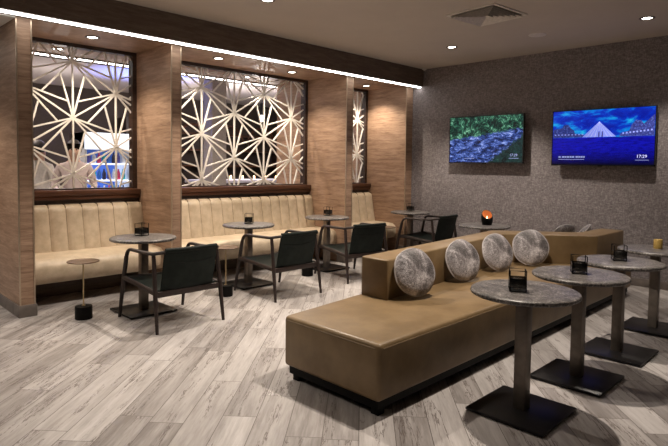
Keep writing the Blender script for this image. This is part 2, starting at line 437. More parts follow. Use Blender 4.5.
# ------------------------------------------------------------------ benches
blab = ['cream leather bench behind the bronze-topped side table that stands by the first wood pillar',
        'longest cream leather bench with channelled back, in the middle alcove behind two granite tables',
        'cream leather bench with channelled back in the alcove beside the grey wall']
nch = [8, 16, 7]
for bi, (x0, x1, _, _) in enumerate(bays):
    x0 += .002; x1 -= .002
    t = thing('banquette', blab[bi], 'bench', ((x0+x1)/2, 6.2, 0), 0, 'cream banquettes in the alcoves')
    off = (-(x0+x1)/2, -6.2, 0)
    n = nch[bi]; w = (x1-x0)/n
    def bk(u, v, x0=x0, x1=x1, n=n):
        x = x0+(x1-x0)*u; ph = (u*n) % 1.0; puff = abs(math.sin(PI*u*n))**.45*.022
        # v: bottom-front -> top -> back
        if v < .8:
            s = v/.8; y = 6.33+.09*s - puff; z = .47+.50*s
        else:
            s = (v-.8)/.2; a = s*PI/2; y = 6.42-puff*(1-s)+.06*math.sin(a)*1.0+.0*s; z = .97+.035*math.sin(a*1.0)-(.012*s if ph < .06 or ph > .94 else 0)
        return Vector((x, y, z))
    b = MB(); b.grid(bk, n*10, 14)
    b.box((x0, 6.43, .30), (x1, 6.495, .985))
    b.out('backrest', M['cream'], t, off, 60)
    s = MB()
    for k in range(1, n):
        x = x0+(x1-x0)*k/n
        s.tube([(x, 6.336, .475), (x, 6.42, .955), (x, 6.432, .985), (x, 6.46, 1.003)], .006, 5)
    s.out('seam', M['seam'], t, off)
    xe = x1 if bi < 2 else x1
    prof = [(6.44, .50), (6.05, .497), (5.93, .488), (5.875, .455), (5.855, .40), (5.86, .32), (5.89, .255), (5.95, .235), (6.44, .235)]
    def tz(p):
        t_ = bmesh.new(); A = [t_.verts.new((x0, y, z)) for y, z in p]; B = [t_.verts.new((xe, y, z)) for y, z in p]
        k = len(p); t_.faces.new(A[::-1]); t_.faces.new(B)
        for i in range(k): t_.faces.new((A[i], A[(i+1) % k], B[(i+1) % k], B[i]))
        bmesh.ops.recalc_face_normals(t_, faces=t_.faces); return t_
    q = MB(); q._add(tz(prof)); q.out('seat', M['cream'], t, off, 50)
    MB().box((x0, 6.40, 0), (x1, 6.495, .235)).out('plinth', M['beamwood'], t, off)

# ------------------------------------------------------------------ lamps
def spot(x, y, z, e, ang=100, blend=.5, col=(1, .885, .76), size=.03, aim=None):
    l = bpy.data.lights.new('spot_lamp', 'SPOT'); l.energy = e; l.spot_size = R(ang); l.spot_blend = blend
    l.color = col; l.shadow_soft_size = size
    o = bpy.data.objects.new('spot_lamp', l); C.objects.link(o); o.location = (x, y, z)
    if aim: o.rotation_euler = Vector(Vector(aim)-Vector((x, y, z))).to_track_quat('-Z', 'Y').to_euler()
    return o
dl = thing('downlight', 'x', 'ceiling light', (6.39, 4.165, CZ), 0, 'recessed round downlights')
MB().lathe([(.052, 0), (.075, 0), (.078, -.006), (.055, -.008), (.052, -.004)], 24).out('trim_ring', M['lensring'], dl)
MB().lathe([(0, -.003), (.05, -.003), (.05, .004), (0, .004)], 24).out('lens', M['lens'], dl)
dl['label'] = 'recessed downlight in the grey ceiling above the river television'
others = [((6.55, 1.83, CZ), 'recessed downlight in the grey ceiling near the wall above the blue-lit television', 1),
          ((3.37, 4.33, CZ), 'recessed downlight in the grey ceiling by the dark beam, above the middle alcove', 1)]
for loc, lab, _ in others: dup(dl, loc, None, lab)
sl_ = [((2.35, 6.07, 2.83), 'recessed downlight in the wood soffit above the bench with the cooler behind it'),
       ((3.92, 6.04, 2.83), 'recessed soffit downlight over the longest bench, by the second pillar'),
       ((5.22, 6.12, 2.83), 'recessed soffit downlight over the longest bench, by the third pillar'),
       ((6.94, 6.20, 2.83), 'recessed downlight in the wood soffit over the bench beside the grey wall'),
       ((2.30, 7.00, 2.83), 'recessed downlight seen through the lattice above the shortest bench'),
       ((5.05, 7.00, 2.83), 'recessed downlight seen through the wide lattice screen, towards the third pillar'),
       ((3.80, 7.00, 2.83), 'recessed downlight seen through the wide lattice screen, towards the second pillar')]
for loc, lab in sl_:
    dup(dl, loc, None, lab)
ES = 1.0
for x, y, e in [(6.39, 4.165, 215), (6.55, 1.83, 120), (3.37, 4.33, 310), (3.5, 2.0, 350), (.4, 4.3, 100), (.4, 2.0, 42), (3.5, -.4, 15), (6.5, -.4, 15)]:
    spot(x, y, CZ-.02, e*ES, 108, .45)
for loc, lab in sl_:
    spot(loc[0], loc[1], loc[2]-.02, (95 if loc[1] < 6.5 else 75)*ES, 124, .6, (1, .86, .68))
spot(0.2, 6.5, 2.78, 130, 130, .6)
# LED channels
tag(MB().box((-3.9, 5.51, 2.800), (WX-.01, 5.57, 2.812)).out('light_strip', M['led']), 'long white light strip under the dark wood beam, ending at the grey wall', 'light strip')
tag(MB().box((-3.9, 7.37, 2.800), (WX-.01, 7.405, 2.812)).out('light_strip', M['led']), 'white light strip seen through the lattice screens, on the far side of the alcoves', 'light strip')

# ------------------------------------------------------------------ ceiling vent, speaker, sensor
vt = thing('ceiling_vent', 'square louvred air vent in the grey ceiling above the sofa', 'vent', (5.28, 3.02, CZ), R(-6))
h = .30
fm = MB()
for (a, b) in (((-h, -h), (h, -h+.03)), ((-h, h-.03), (h, h)), ((-h, -h+.03), (-h+.03, h-.03)), ((h-.03, -h+.03), (h, h-.03))):
    fm.box((*a, -.012), (*b, 0))
fm.out('frame', M['ventm'], vt)
MB().box((-h+.03, -h+.03, -.003), (h-.03, h-.03, 0)).out('backing', M['ventd'], vt)
lv = MB()
for k in range(6):
    a = .265-k*.042; b = a-.024; z0, z1 = -.034, -.006
    for q in range(4):
        t_ = bmesh.new(); pts = [(-a, -a, z0), (a, -a, z0), (b, -b, z1), (-b, -b, z1)]
        vs = [t_.verts.new(p) for p in pts]; t_.faces.new(vs)
        vs2 = [t_.verts.new((p[0], p[1], p[2]+.003)) for p in pts]; t_.faces.new(vs2[::-1])
        for i in range(4): t_.faces.new((vs[i], vs2[i], vs2[(i+1) % 4], vs[(i+1) % 4]))
        bmesh.ops.recalc_face_normals(t_, faces=t_.faces)
        lv._add(t_, Matrix.Rotation(q*PI/2, 4, 'Z'))
lv.out('louvres', M['ventm'], vt)
spk = MB().lathe([(0, -.008), (.085, -.008), (.09, -.006), (.10, -.006), (.105, 0), (0, 0)], 32).out('ceiling_speaker', M['ventm'], None, (6.5, 3.02, CZ))
tag(spk, 'flat round ceiling-coloured disc between the square vent and the grey wall', 'speaker')
sn = thing('ceiling_sensor', 'small pale sensor where the ceiling meets the beam in the corner', 'sensor', (7.505, 5.415, CZ))
MB().lathe([(0, -.018), (.032, -.018), (.036, -.012), (.036, 0), (0, 0)], 20).out('base', M['white'], sn)
MB().lathe([(0, -.032), (.014, -.030), (.018, -.018), (0, -.018)], 14).out('lens', M['white'], sn)

# ------------------------------------------------------------------ televisions
def text_mesh(s, size, name, mat, parent, loc, rot):
    cu = bpy.data.curves.new(name, 'FONT'); cu.body = s; cu.size = size; cu.extrude = .0004; cu.resolution_u = 3
    tmp = bpy.data.objects.new(name, cu); C.objects.link(tmp)
    dg = bpy.context.evaluated_depsgraph_get(); me = bpy.data.meshes.new_from_object(tmp.evaluated_get(dg))
    bpy.data.objects.remove(tmp); me.materials.clear(); me.materials.append(mat)
    o = bpy.data.objects.new(name, me); C.objects.link(o); o.parent = parent; o.location = loc; o.rotation_euler = rot
    return o
def tv(y0, y1, z0, z1, xf, scr, label, tilt=0):
    w, hh = y1-y0, z1-z0; cy, cz = (y0+y1)/2, (z0+z1)/2
    t = thing('television', label, 'television', (xf, cy, cz), 0, 'wall-mounted televisions'); t.rotation_euler = (0, R(tilt), 0)
    bd = MB().box((.004, -w/2, -hh/2), (.035, w/2, hh/2), .003); bd.box((.035, -w*.36, -hh*.40), (.065, w*.36, hh*.30), .01)
    bd.out('housing', M['tvblack'], t)
    bz = MB(); e = .012
    for a, b in (((-w/2, -hh/2), (w/2, -hh/2+e*1.5)), ((-w/2, hh/2-e), (w/2, hh/2)), ((-w/2, -hh/2), (-w/2+e, hh/2)), ((w/2-e, -hh/2), (w/2, hh/2))):
        bz.box((-.002, a[0], a[1]), (.006, b[0], b[1]))
    bz.box((-.002, -.03, -hh/2-.008), (.012, .03, -hh/2+.002))
    bz.out('bezel', M['tvblack'], t)
    s = MB(); s.box((.0015, -w/2+e, -hh/2+e), (.006, w/2-e, hh/2-e))
    mats = [scr]
    if scr is M['skyscr']:
        mats += [M['pyr'], M['pyrl'], M['bld'], M['bldl']]
        def flat(pts, mi, x=.0011):
            t_ = bmesh.new(); f = t_.faces.new([t_.verts.new((x, -p[0], p[1])) for p in pts])
            f.normal_update()
            if f.normal.x > 0: f.normal_flip()
            s._add(t_, None, mi)
        # p[0] is metres to the viewer's right of the centre
        zb = .005
        flat([(-.62, zb), (-.40, zb), (-.33, zb+.05), (-.34, zb+.09), (-.38, zb+.12), (-.42, zb+.17), (-.48, zb+.17), (-.50, zb+.13), (-.62, zb+.11)], 3)
        flat([(-.40, zb), (-.18, zb), (-.2, zb+.03), (-.33, zb+.05)], 3)
        flat([(.62, zb), (.22, zb), (.24, zb+.04), (.34, zb+.07), (.36, zb+.14), (.41, zb+.20), (.47, zb+.19), (.50, zb+.15), (.62, zb+.26)], 3)
        for k in range(9): 
            x = -.60+k*.045; flat([(x, zb+.03), (x+.02, zb+.03), (x+.02, zb+.045), (x, zb+.045)], 4, .0006)
        for k in range(9):
            x = .26+k*.04; flat([(x, zb+.03+k*.004), (x+.018, zb+.03+k*.004), (x+.018, zb+.05+k*.004), (x, zb+.05+k*.004)], 4, .0006)
        flat([(-.235, zb), (.185, zb), (-.022, zb+.20)], 1, .0009)
        for k in range(-3, 4):
            x = -.022+k*.052; flat([(x-.002, zb), (x+.002, zb), (-.021, zb+.198), (-.023, zb+.198)], 2, .0004)
        for k in (-.012, .03): flat([(k-.022, zb), (k-.002, zb), (k-.005, zb+.075), (k-.017, zb+.075)], 3, .0002)
    s.out('screen', mats, t, sharp=20)
    text_mesh('17:29',   .055 if scr is M['skyscr'] else .055, 'clock_text', M['txt'] if scr is M['skyscr'] else M['txtdim'], t, (-.001, -(w/2-.21), -hh/2+.105), (R(90), 0, R(-90)))
    ln = MB()
    x = w/2-.21
    MB().box((-.001, -x-.14, -hh/2+.074), (.001, -x+.01, -hh/2+.080)).out('date_line', M['txtdim'], t)
    if scr is M['skyscr']:
        xx = -.54
        for wd in (.03, .0, .035, .02, .03, .025, .03, .0, .03, .02, .03, .02):
            if wd: ln.box((-.001, -(xx+wd), -hh/2+.108), (.001, -xx, -hh/2+.128))
            xx += wd+.006 if wd else .012
        MB().box((-.001, .20, -hh/2+.082), (.001, .54, -hh/2+.088)).out('caption_line', M['txtdim'], t)
    else:
        ln.box((-.001, .17, -hh/2+.072), (.001, .34, -hh/2+.078))
    ln.out('caption_text', M['txtdim'], t)
    mt = MB().box((.06, -.2, -.2), (.12, .2, .15)); 
    mt.out('wall_mount', M['blackm'], t)
tv(3.615, 4.855, 1.535, 2.258, 7.44, M['river'], 'television on the grey wall showing a rushing river under green trees')
tv(1.93, 3.205, 1.512, 2.255, 7.44, M['skyscr'], 'television on the grey wall showing a pale pyramid under a deep blue evening sky')

# ------------------------------------------------------------------ tables
def make_table():
    t = thing('pedestal_table', 'x', 'table')
    n = 96; prof = [(0, .715), (.290, .715), (.306, .717), (.315, .723), (.317, .732), (.313, .741), (.306, .745), (.20, .7455), (0, .7455)]
    MB().lathe(prof, n, rough=.0016).out('tabletop', M['granite'], t, sharp=50)
    MB().box((-.037, -.037, .022), (.037, .037, .705), .004).out('pole', M['pole'], t)
    b = MB().box((-.24, -.24, .008), (.24, .24, .024), .003)
    b.box((-.21, -.21, 0), (.21, .21, .0081))
    MB().box((-.12, -.12, .703), (.12, .12, .715), .002).out('bracket', M['baseplate'], t)
    b.out('base', M['baseplate'], t); return t
tb = make_table(); tg = 'granite pedestal tables'
tpos = [(3.108, 1.476, 'granite pedestal table whose round top and square black base are both fully visible'),
        (3.885, 1.445, 'round granite pedestal table second along the row in front of the sofa'),
        (4.67, 1.43, 'round granite pedestal table third along the row in front of the sofa'),
        (5.62, 1.42, 'round granite pedestal table holding the solid gold candle, at the end of the sofa'),
        (2.468, 5.14, 'round granite pedestal table at the shortest bench beside the second pillar'),
        (3.965, 5.44, 'round granite pedestal table at the middle of the longest bench'),
        (5.41, 5.545, 'round granite pedestal table at the longest bench beside the third pillar'),
        (7.07, 5.32, 'round granite pedestal table beside the last pillar and the grey wall'),
        (6.20, 3.50, 'round granite pedestal table behind the sofa back, holding the glowing copper lantern')]
for i, (x, y, lab) in enumerate(tpos):
    o = tb if i == 0 else dup(tb, (x, y, 0))
    o.location = (x, y, 0); o['label'] = lab; o['group'] = tg

# candle holders
def make_holder():
    t = thing('candle_holder', 'x', 'candle holder'); a, hgt = .046, .124
    f = MB(); r = .0034
    for sx in (-1, 1):
        for sy in (-1, 1): f.tube([(sx*a, sy*a, .003), (sx*a, sy*a, hgt)], r, 6)
    for z in (.004, hgt):
        f.tube([(-a, -a, z), (a, -a, z), (a, a, z), (-a, a, z)], r, 6, closed=True)
    f.box((-a, -a, 0), (a, a, .006)); f.out('wire_frame', M['black'], t)
    p = MB(); d = .002
    for sx in (-1, 1):
        p.box((sx*a-d, -a, .02), (sx*a+d, a, .078)); p.box((-a, sx*a-d, .02), (a, sx*a+d, .078))
    p.out('panel', M['dgl'], t)
    MB().lathe([(.024, .006), (.026, .07), (.024, .07), (.022, .01), (0, .01), (0, .006)], 20).out('glass_cup', M['cgl'], t)
    MB().lathe([(0, .012), (.018, .012), (.018, .03), (.002, .03), (.001, .036), (0, .036)], 16).out('candle', M['wax'], t)
    return t
hd = make_holder(); TZ = .7457
hp = [(3.062, 1.50, 'black wire candle holder on the table with fully visible top and base', 30),
      (3.885, 1.455, 'black wire candle holder on the second table of the row before the sofa', 28),
      (4.685, 1.445, 'black wire candle holder on the third table of the row before the sofa', 30),
      (2.50, 5.24, 'black wire candle holder on the table at the shortest bench', 20),
      (4.0, 5.48, 'black wire candle holder on the table at the middle of the longest bench', 45),
      (5.56, 5.68, 'black wire candle holder on the table by the third pillar', 20),
      (7.15, 5.38, 'black wire candle holder on the table beside the last pillar and grey wall', 15)]
for i, (x, y, lab, a) in enumerate(hp):
    o = hd if i == 0 else dup(hd, (x, y, TZ)); o.location = (x, y, TZ); o.rotation_euler = (0, 0, R(a)); o['label'] = lab; o['group'] = 'black wire candle holders'
gc = thing('pillar_candle', 'solid gold pillar candle on the granite table at the far end of the row', 'candle', (5.68, 1.42, TZ))
MB().lathe([(0, 0), (.036, 0), (.038, .003), (.038, .078), (.034, .084), (.030, .078), (0, .076)], 28).out('wax_body', M['gold'], gc)
MB().tube([(0, 0, .076), (.001, 0, .09)], .0015, 6).out('wick', M['black'], gc)
ln = thing('lantern', 'black slanted cup lantern glowing copper inside, on the table behind the sofa', 'lantern', (6.26, 3.50, TZ), R(225))
t_ = MB()
def cup(u, v, r0=.058, r1=.075):
    a = 2*PI*u; top = .135+.05*math.cos(a+PI); z = v*top; r = r0+(r1-r0)*math.sin(min(v*1.3, 1)*PI/2)-.012*max(0, v-.7)/.3
    return Vector((r*math.cos(a), r*math.sin(a), z))
t_.grid(cup, 32, 10); t_.lathe([(0, 0), (.058, 0), (.058, .004), (0, .004)], 32); t_.out('shell', M['black'], ln, sharp=60)
t_ = MB(); t_.grid(lambda u, v: cup(u, .04+v*.95)*1 - Vector((.004*math.cos(2*PI*u), .004*math.sin(2*PI*u), 0)), 32, 10); t_.out('liner', M['copper'], ln, sharp=60)
MB().lathe([(0, .005), (.026, .005), (.026, .055), (0, .055)], 18).out('candle', M['wax'], ln)
MB().lathe([(0, .058), (.009, .068), (.011, .08), (.006, .1), (0, .115)], 12).out('flame', M['flame'], ln)

# ------------------------------------------------------------------ low drink tables
def make_drink():
    t = thing('side_table', 'x', 'side table')
    MB().lathe([(0, 0), (.074, 0), (.077, .004), (.077, .118), (.073, .122), (0, .122)], 32).out('base', M['black'], t)
    MB().lathe([(0, .122), (.016, .122), (.016, .13), (.0065, .134), (.0065, .535), (0, .535)], 14).out('pole', M['brass'], t)
    MB().lathe([(0, .535), (.13, .537), (.142, .541), (.142, .549), (.137, .551), (.130, .547), (0, .547)], 40).out('tabletop', M['bronze'], t)
    return t
dt = make_drink()
for i, (x, y, lab) in enumerate([(1.935, 5.27, 'low bronze side table on black drum base before the shortest bench'),
        (3.43, 5.13, 'low side table with black drum base between the first and second green armchairs'),
        (4.865, 5.35, 'low side table with black drum base between the second and third green armchairs'),
        (6.42, 5.27, 'low side table with brass rod between the third and fourth green armchairs')]):
    o = dt if i == 0 else dup(dt, (x, y, 0)); o.location = (x, y, 0); o['label'] = lab; o['group'] = 'low round side tables'

# ------------------------------------------------------------------ armchairs (origin: centre between rear feet, faces +y)
def make_chair():
    t = thing('armchair', 'x', 'armchair')
    def bez(p, n=6):
        out = []
        for k in range(n+1):
            s = k/n; out.append(tuple((1-s)**2*a+2*s*(1-s)*b+s*s*c for a, b, c in zip(*p)))
        return out
    for sx in (-1, 1):
        foot = (.335*sx, .76, 0); top = (.318*sx, .635, .600)
        MB().tube([foot, (.327*sx, .70, .30), top], .016, 10, radii=[.014, .021, .020]).out('leg', M['chairw'], t)
        MB().tube([(.335*sx, .0, 0), (.328*sx, .045, .33), (.318*sx, .095, .672)], .016, 10, radii=[.014, .021, .018]).out('leg', M['chairw'], t)
        cur = bez(((.318*sx, .633, .60), (.317*sx, .615, .668), (.313*sx, .545, .672)))
        cur += [(.312*sx, .35, .674), (.310*sx, .16, .680)] + bez(((.310*sx, .12, .682), (.306*sx, .03, .700), (.255*sx, .005, .705)))
        MB().tube(cur, .019, 10, flat=.85).out('armrest', M['chairw'], t)
        MB().tube([(.325*sx, .685, .392), (.326*sx, .36, .372), (.327*sx, .045, .345)], .019, 8, flat=1.25).out('side_rail', M['chairw'], t)
    MB().box((-.325, .040, .305), (.325, .068, .355), .004).out('rear_rail', M['chairw'], t)
    MB().box((-.322, .660, .355), (.322, .685, .395), .004).out('front_rail', M['chairw'], t)
    def seat(u, v):
        x = -.300+.60*u; y = .70-.60*v; z = .400-.035*v-.02*math.sin(PI*v)-.008*math.sin(PI*u)
        return Vector((x, y, z))
    s = MB(); s.grid(seat, 12, 12); s.grid(lambda u, v: seat(1-u, v)-Vector((0, 0, .022)), 12, 12)
    rim = [seat(k/12, 0) for k in range(13)]+[seat(1, k/12) for k in range(1, 13)]+[seat(1-k/12, 1) for k in range(1, 13)]+[seat(0, 1-k/12) for k in range(1, 12)]
    s.tube([p-Vector((0, 0, .011)) for p in rim], .0125, 8, closed=True)
    s.out('seat', M['greenl'], t, sharp=60)
    def back(u, v, off=0):
        x = -.255+.51*u; bow = .028*math.sin(PI*u); y = .095-.085*v-bow-off; z = .345+.375*v
        return Vector((x, y, z))
    b = MB(); b.grid(lambda u, v: back(u, v, .0), 14, 10); b.grid(lambda u, v: back(1-u, v, .018), 14, 10)
    rim = [back(k/12, 1, .009) for k in range(13)]; b.tube([p+Vector((0, 0, .0)) for p in rim], .021, 10)
    for uu in (0, 1): b.tube([back(uu, k/8, .009) for k in range(9)], .0095, 8)
    b.tube([back(k/12, 0, .009) for k in range(13)], .012, 8)
    b.out('backrest', M['greenl'], t, sharp=60)
    MB().tube([back(.06+.88*k/12, .72-.05*math.sin(PI*k/12), .020) for k in range(13)], .0028, 5).out('seam', M['black'], t)
    MB().tube([back(.06+.88*k/12, .06, .020) for k in range(13)], .0028, 5).out('seam', M['black'], t)
    return t
ch = make_chair()
for i, (x, y, a, lab) in enumerate([(2.54, 4.34, 0, 'green leather armchair whose four legs all show, at the table by the second pillar'),
        (3.985, 4.515, 0, 'green leather armchair at the middle of the longest bench, between two other armchairs'),
        (5.225, 4.57, -10, 'green leather armchair at the table by the third pillar, partly behind the sofa back'),
        (7.07, 4.60, 3, 'dark green leather armchair beside the grey wall under the river television')]):
    o = ch if i == 0 else dup(ch, (x, y, 0)); o.location = (x, y, 0); o.rotation_euler = (0, 0, R(a)); o['label'] = lab; o['group'] = 'green armchairs facing the benches'

# ------------------------------------------------------------------ sofa
sf = thing('sofa', 'long olive tan leather sofa with a low zigzag back on a black base', 'sofa', (4.6, 2.5, 0))
so = (-4.6, -2.5, 0)
body = [(2.375, 1.99), (6.92, 1.99), (6.92, 3.28), (5.52, 3.15), (2.375, 2.845)]
MB().prism(body, .10, .446, .028, 4).out('seat', M['sofa'], sf, so, 40)
def inset(poly, d):
    out = []; n = len(poly)
    for i in range(n):
        p0, p1, p2 = Vector(poly[i-1]), Vector(poly[i]), Vector(poly[(i+1) % n])
        e1, e2 = (p1-p0).normalized(), (p2-p1).normalized(); n1, n2 = Vector((-e1.y, e1.x)), Vector((-e2.y, e2.x))
        b = (n1+n2); b = b/b.dot(n1); out.append(tuple(p1+b*d))
    return out
MB().prism(inset(body, .03), .045, .10).out('base', M['black'], sf, so)
for (x, y) in [(2.45, 2.06), (2.45, 2.77), (4.4, 2.06), (6.86, 2.06), (6.86, 3.2), (4.4, 2.97)]:
    MB().box((x-.03, y-.03, 0), (x+.03, y+.03, .05), .004).out('foot', M['black'], sf, so)
pip = [(*p, .418) for p in inset(body, -.001)]
dense = []
for i in range(len(pip)):
    a, b = Vector(pip[i]), Vector(pip[(i+1) % len(pip)]); 
    d = (b-a).normalized(); dense += [a+d*.035, a+(b-a)*.5, b-d*.035]
MB().tube(dense, .0045, 6, closed=True).out('piping', M['sofaseam'], sf, so)
inner = [(3.22, 2.63), (5.50, 2.86), (6.10, 2.10), (6.92, 2.09)]
outer = [(6.92, 2.35), (6.30, 2.37), (5.68, 3.12), (3.22, 2.90)]
MB().prism(inner+outer, .435, .757, .014, 3).out('backrest', M['sofa'], sf, so, 40)

# cushions
def make_cushion():
    t = thing('round_cushion', 'x', 'cushion'); r, th = .186, .060
    def surf(sgn):
        def f(u, v):
            a = 2*PI*u; rr = r*v
            z = th*math.sqrt(max(0, 1-v**2.4))**1.1 + .003*math.sin(a*23+2*math.sin(a*3))*max(0, v-.55)*2.2*math.sin(PI*v)
            
            k = 1+.012*math.sin(5*a+1)*v
            return Vector((rr*k*math.cos(a), sgn*z-0.0*sgn, rr*k*math.sin(a)))
        return f
    b = MB(); b.grid(surf(-1), 120, 16); b.grid(surf(1), 120, 16)
    bmesh.ops.remove_doubles(b.bm, verts=b.bm.verts, dist=5e-4); bmesh.ops.recalc_face_normals(b.bm, faces=b.bm.faces)
    b.out('cover', M['velvet'], t, sharp=80)
    MB().tube([(r*1.0*(1+.012*math.sin(5*2*PI*k/64+1))*math.cos(2*PI*k/64), 0, r*(1+.012*math.sin(5*2*PI*k/64+1))*math.sin(2*PI*k/64)) for k in range(64)], .0055, 6, closed=True).out('piping', M['velvetpipe'], t)
    return t
cu = make_cushion()
# facing azimuth az (direction of the -y face), lean back degrees
cpos = [(3.44, 2.535, .652, 252, 18, 10, 'round grey velvet cushion alone at the open end of the sofa back'),
        (4.275, 2.62, .638, 252, 18, -8, 'round grey velvet cushion second along the sofa back from its open end'),
        (4.965, 2.65, .635, 250, 20, 12, 'round grey velvet cushion third along the sofa back, just before its bend'),
        (5.50, 2.56, .640, 222, 16, 0, 'round grey velvet cushion leaning on the slanted part of the sofa back'),
        (6.47, 2.62, .645, 62, 22, 20, 'round grey velvet cushion peeking over the sofa back, its darker face showing'),
        (6.84, 2.54, .64, 105, 32, 0, 'round cushion with a bright white rim peeking over the sofa back by its end')]
for i, (x, y, z, az, lean, spin, lab) in enumerate(cpos):
    o = cu if i == 0 else dup(cu, (x, y, z)); o.location = (x, y, z)
    o.rotation_euler = (Matrix.Rotation(R(az+90), 4, 'Z') @ Matrix.Rotation(R(-lean), 4, 'X') @ Matrix.Rotation(R(spin), 4, 'Y')).to_euler()
    o['label'] = lab; o['group'] = 'round velvet cushions on the sofa'

# ------------------------------------------------------------------ rear room behind the lattice
cl = thing('drinks_cooler', 'lit white drinks cooler seen through the lattice above the shortest bench', 'cooler', (3.56, 8.9, 0))
cw = .36
b = MB().box((-cw, -.3, 0), (-cw+.03, .3, 1.94)).box((cw-.03, -.3, 0), (cw, .3, 1.94)).box((-cw, .27, 0), (cw, .3, 1.94)).box((-cw, -.3, 0), (cw, .3, .3)).box((-cw, -.28, 1.70), (cw, .3, 1.94))
b.out('cabinet', M['coolbody'], cl)
MB().box((-cw, -.305, 1.68), (cw, -.285, 1.94)).out('sign_panel', M['coolw'], cl)
MB().box((-cw+.03, .25, .3), (cw-.03, .268, 1.68)).out('back_panel', M['coolback'], cl)
for z in (.62, .92, 1.18, 1.44):
    MB().box((-cw+.03, -.28, z), (cw-.03, .24, z+.025)).out('shelf', M['coolw'], cl)
bt = MB().lathe([(0, 0), (.028, 0), (.03, .01), (.03, .10), (.012, .145), (.012, .17), (0, .17)], 12).out('bottle', M['bot0'])
first = True
for zi, z in enumerate((.945, 1.205, 1.465)):
    for k in range(8):
        if first: o = bt; first = False
        else: o = bt.copy(); o.data = bt.data; C.objects.link(o)
        if k or zi:
            key = 'bm%d' % ((k*5+zi*2) % 6)
            if key not in bpy.data.meshes:
                me = bt.data.copy(); me.name = key; me.materials.clear(); me.materials.append(M['bot%d' % ((k*5+zi*2) % 6)])
            o.data = bpy.data.meshes[key]
        o.location = (3.56-.27+k*.077, 8.68, z)
        tag(o, 'small drink bottle standing on the %s shelf of the lit cooler' % ('lower', 'middle', 'upper')[zi], 'bottle', 'bottles on the %s cooler shelf' % ('lower', 'middle', 'upper')[zi])

def person(name, loc, rz, label, shirt, hairm, pose=0):
    t = thing(name, label, 'person', loc, rz)
    verts = {'pel': (0, 0, .95, .14), 'wst': (0, 0, 1.10, .125), 'che': (0, 0, 1.33, .155), 'nck': (0, .0, 1.49, .06), 'hd1': (0, .015, 1.57, .085), 'hd2': (0, .01, 1.68, .09),
             'lh': (.10, 0, .88, .105), 'lk': (.11, .02, .50, .07), 'la': (.11, 0, .09, .045), 'lt': (.12, .14, .035, .035),
             'rh': (-.10, 0, .88, .105), 'rk': (-.11, .02, .50, .07), 'ra': (-.11, 0, .09, .045), 'rt': (-.12, .14, .035, .035),
             'ls': (.19, 0, 1.40, .065), 'le': (.26, .02, 1.14, .05), 'lw': (.20, .22, 1.06, .032), 'lm': (.17, .30, 1.06, .035),
             'rs': (-.19, 0, 1.40, .065), 're': (-.26, .02, 1.14, .05), 'rw': (-.20, .22, 1.06, .032), 'rm': (-.17, .30, 1.06, .035)}
    ed = [('pel', 'wst'), ('wst', 'che'), ('che', 'nck'), ('nck', 'hd1'), ('hd1', 'hd2'), ('pel', 'lh'), ('lh', 'lk'), ('lk', 'la'), ('la', 'lt'), ('pel', 'rh'), ('rh', 'rk'), ('rk', 'ra'), ('ra', 'rt'),
          ('che', 'ls'), ('ls', 'le'), ('le', 'lw'), ('lw', 'lm'), ('che', 'rs'), ('rs', 're'), ('re', 'rw'), ('rw', 'rm')]
    keys = list(verts)
    for s_ in (('l', 1), ('r', -1)):        # fingers and thumb
        for q in range(4):
            k = s_[0]+'f%d' % q; verts[k] = (s_[1]*(.145+.017*q), .375-.006*abs(q-1.5), 1.045, .0085); ed.append((s_[0]+'m', k))
        verts[s_[0]+'th'] = (s_[1]*.125, .315, 1.07, .0095); ed.append((s_[0]+'w', s_[0]+'th'))
    keys = list(verts)
    me = bpy.data.meshes.new('body'); me.from_pydata([verts[k][:3] for k in keys], [(keys.index(a), keys.index(b)) for a, b in ed], [])
    o = bpy.data.objects.new('body', me); C.objects.link(o)
    sk = o.modifiers.new('s', 'SKIN'); sk.use_smooth_shade = True
    for i, k in enumerate(keys): me.skin_vertices[0].data[i].radius = (verts[k][3],)*2
    me.skin_vertices[0].data[0].use_root = True
    sb = o.modifiers.new('u', 'SUBSURF'); sb.levels = 2; sb.render_levels = 2
    dg = bpy.context.evaluated_depsgraph_get(); m2 = bpy.data.meshes.new_from_object(o.evaluated_get(dg)); bpy.data.objects.remove(o)
    m2.materials.clear(); m2.materials.append(M['skin']); m2.materials.append(shirt); m2.materials.append(M['dkwall'])
    for p in m2.polygons:
        c = p.center; p.use_smooth = True
        p.material_index = 2 if c.z < .95 else (1 if c.z < 1.485 and not (c.y > .2 and c.z < 1.12) else 0)
    ob = bpy.data.objects.new('body', m2); C.objects.link(ob); ob.parent = t
    mx = Matrix.Translation((0, -.012, 1.675)) @ Matrix.Diagonal((.105, .118, .125, 1))
    h_ = MB(); tt = bmesh.new(); bmesh.ops.create_uvsphere(tt, u_segments=18, v_segments=12, radius=1)
    bmesh.ops.delete(tt, geom=[v for v in tt.verts if v.co.y > .35 and v.co.z < .45 or v.co.z < -.6], context='VERTS')
    h_._add(tt, mx); h_.out('hair', hairm, t, sharp=80)
    fc = MB()
    for sx in (-1, 1): fc.lathe([(0, -.012), (.012, 0), (0, .012)], 8, Matrix.Translation((.033*sx, .108, 1.65)))
    fc.out('eyes', M['hair'], t)
    MB().lathe([(0, 0), (.016, .004), (.006, .045), (0, .05)], 8, Matrix.Translation((0, .108, 1.605))).out('nose', M['skin'], t)
    MB().box((-.025, .098, 1.572), (.025, .106, 1.58), .002).out('mouth', M['copper'] if 0 else M['shirtp'], t)
    return t
person('person', (2.83, 8.0, 0), R(160), 'dark-haired person in a grey-pink top standing beside the drinks cooler', M['shirtp'], M['hair'])
person('person', (2.60, 8.75, 0), R(-60), 'person in a white top standing behind the lattice, away from the cooler', M['shirtw'], M['hair'])

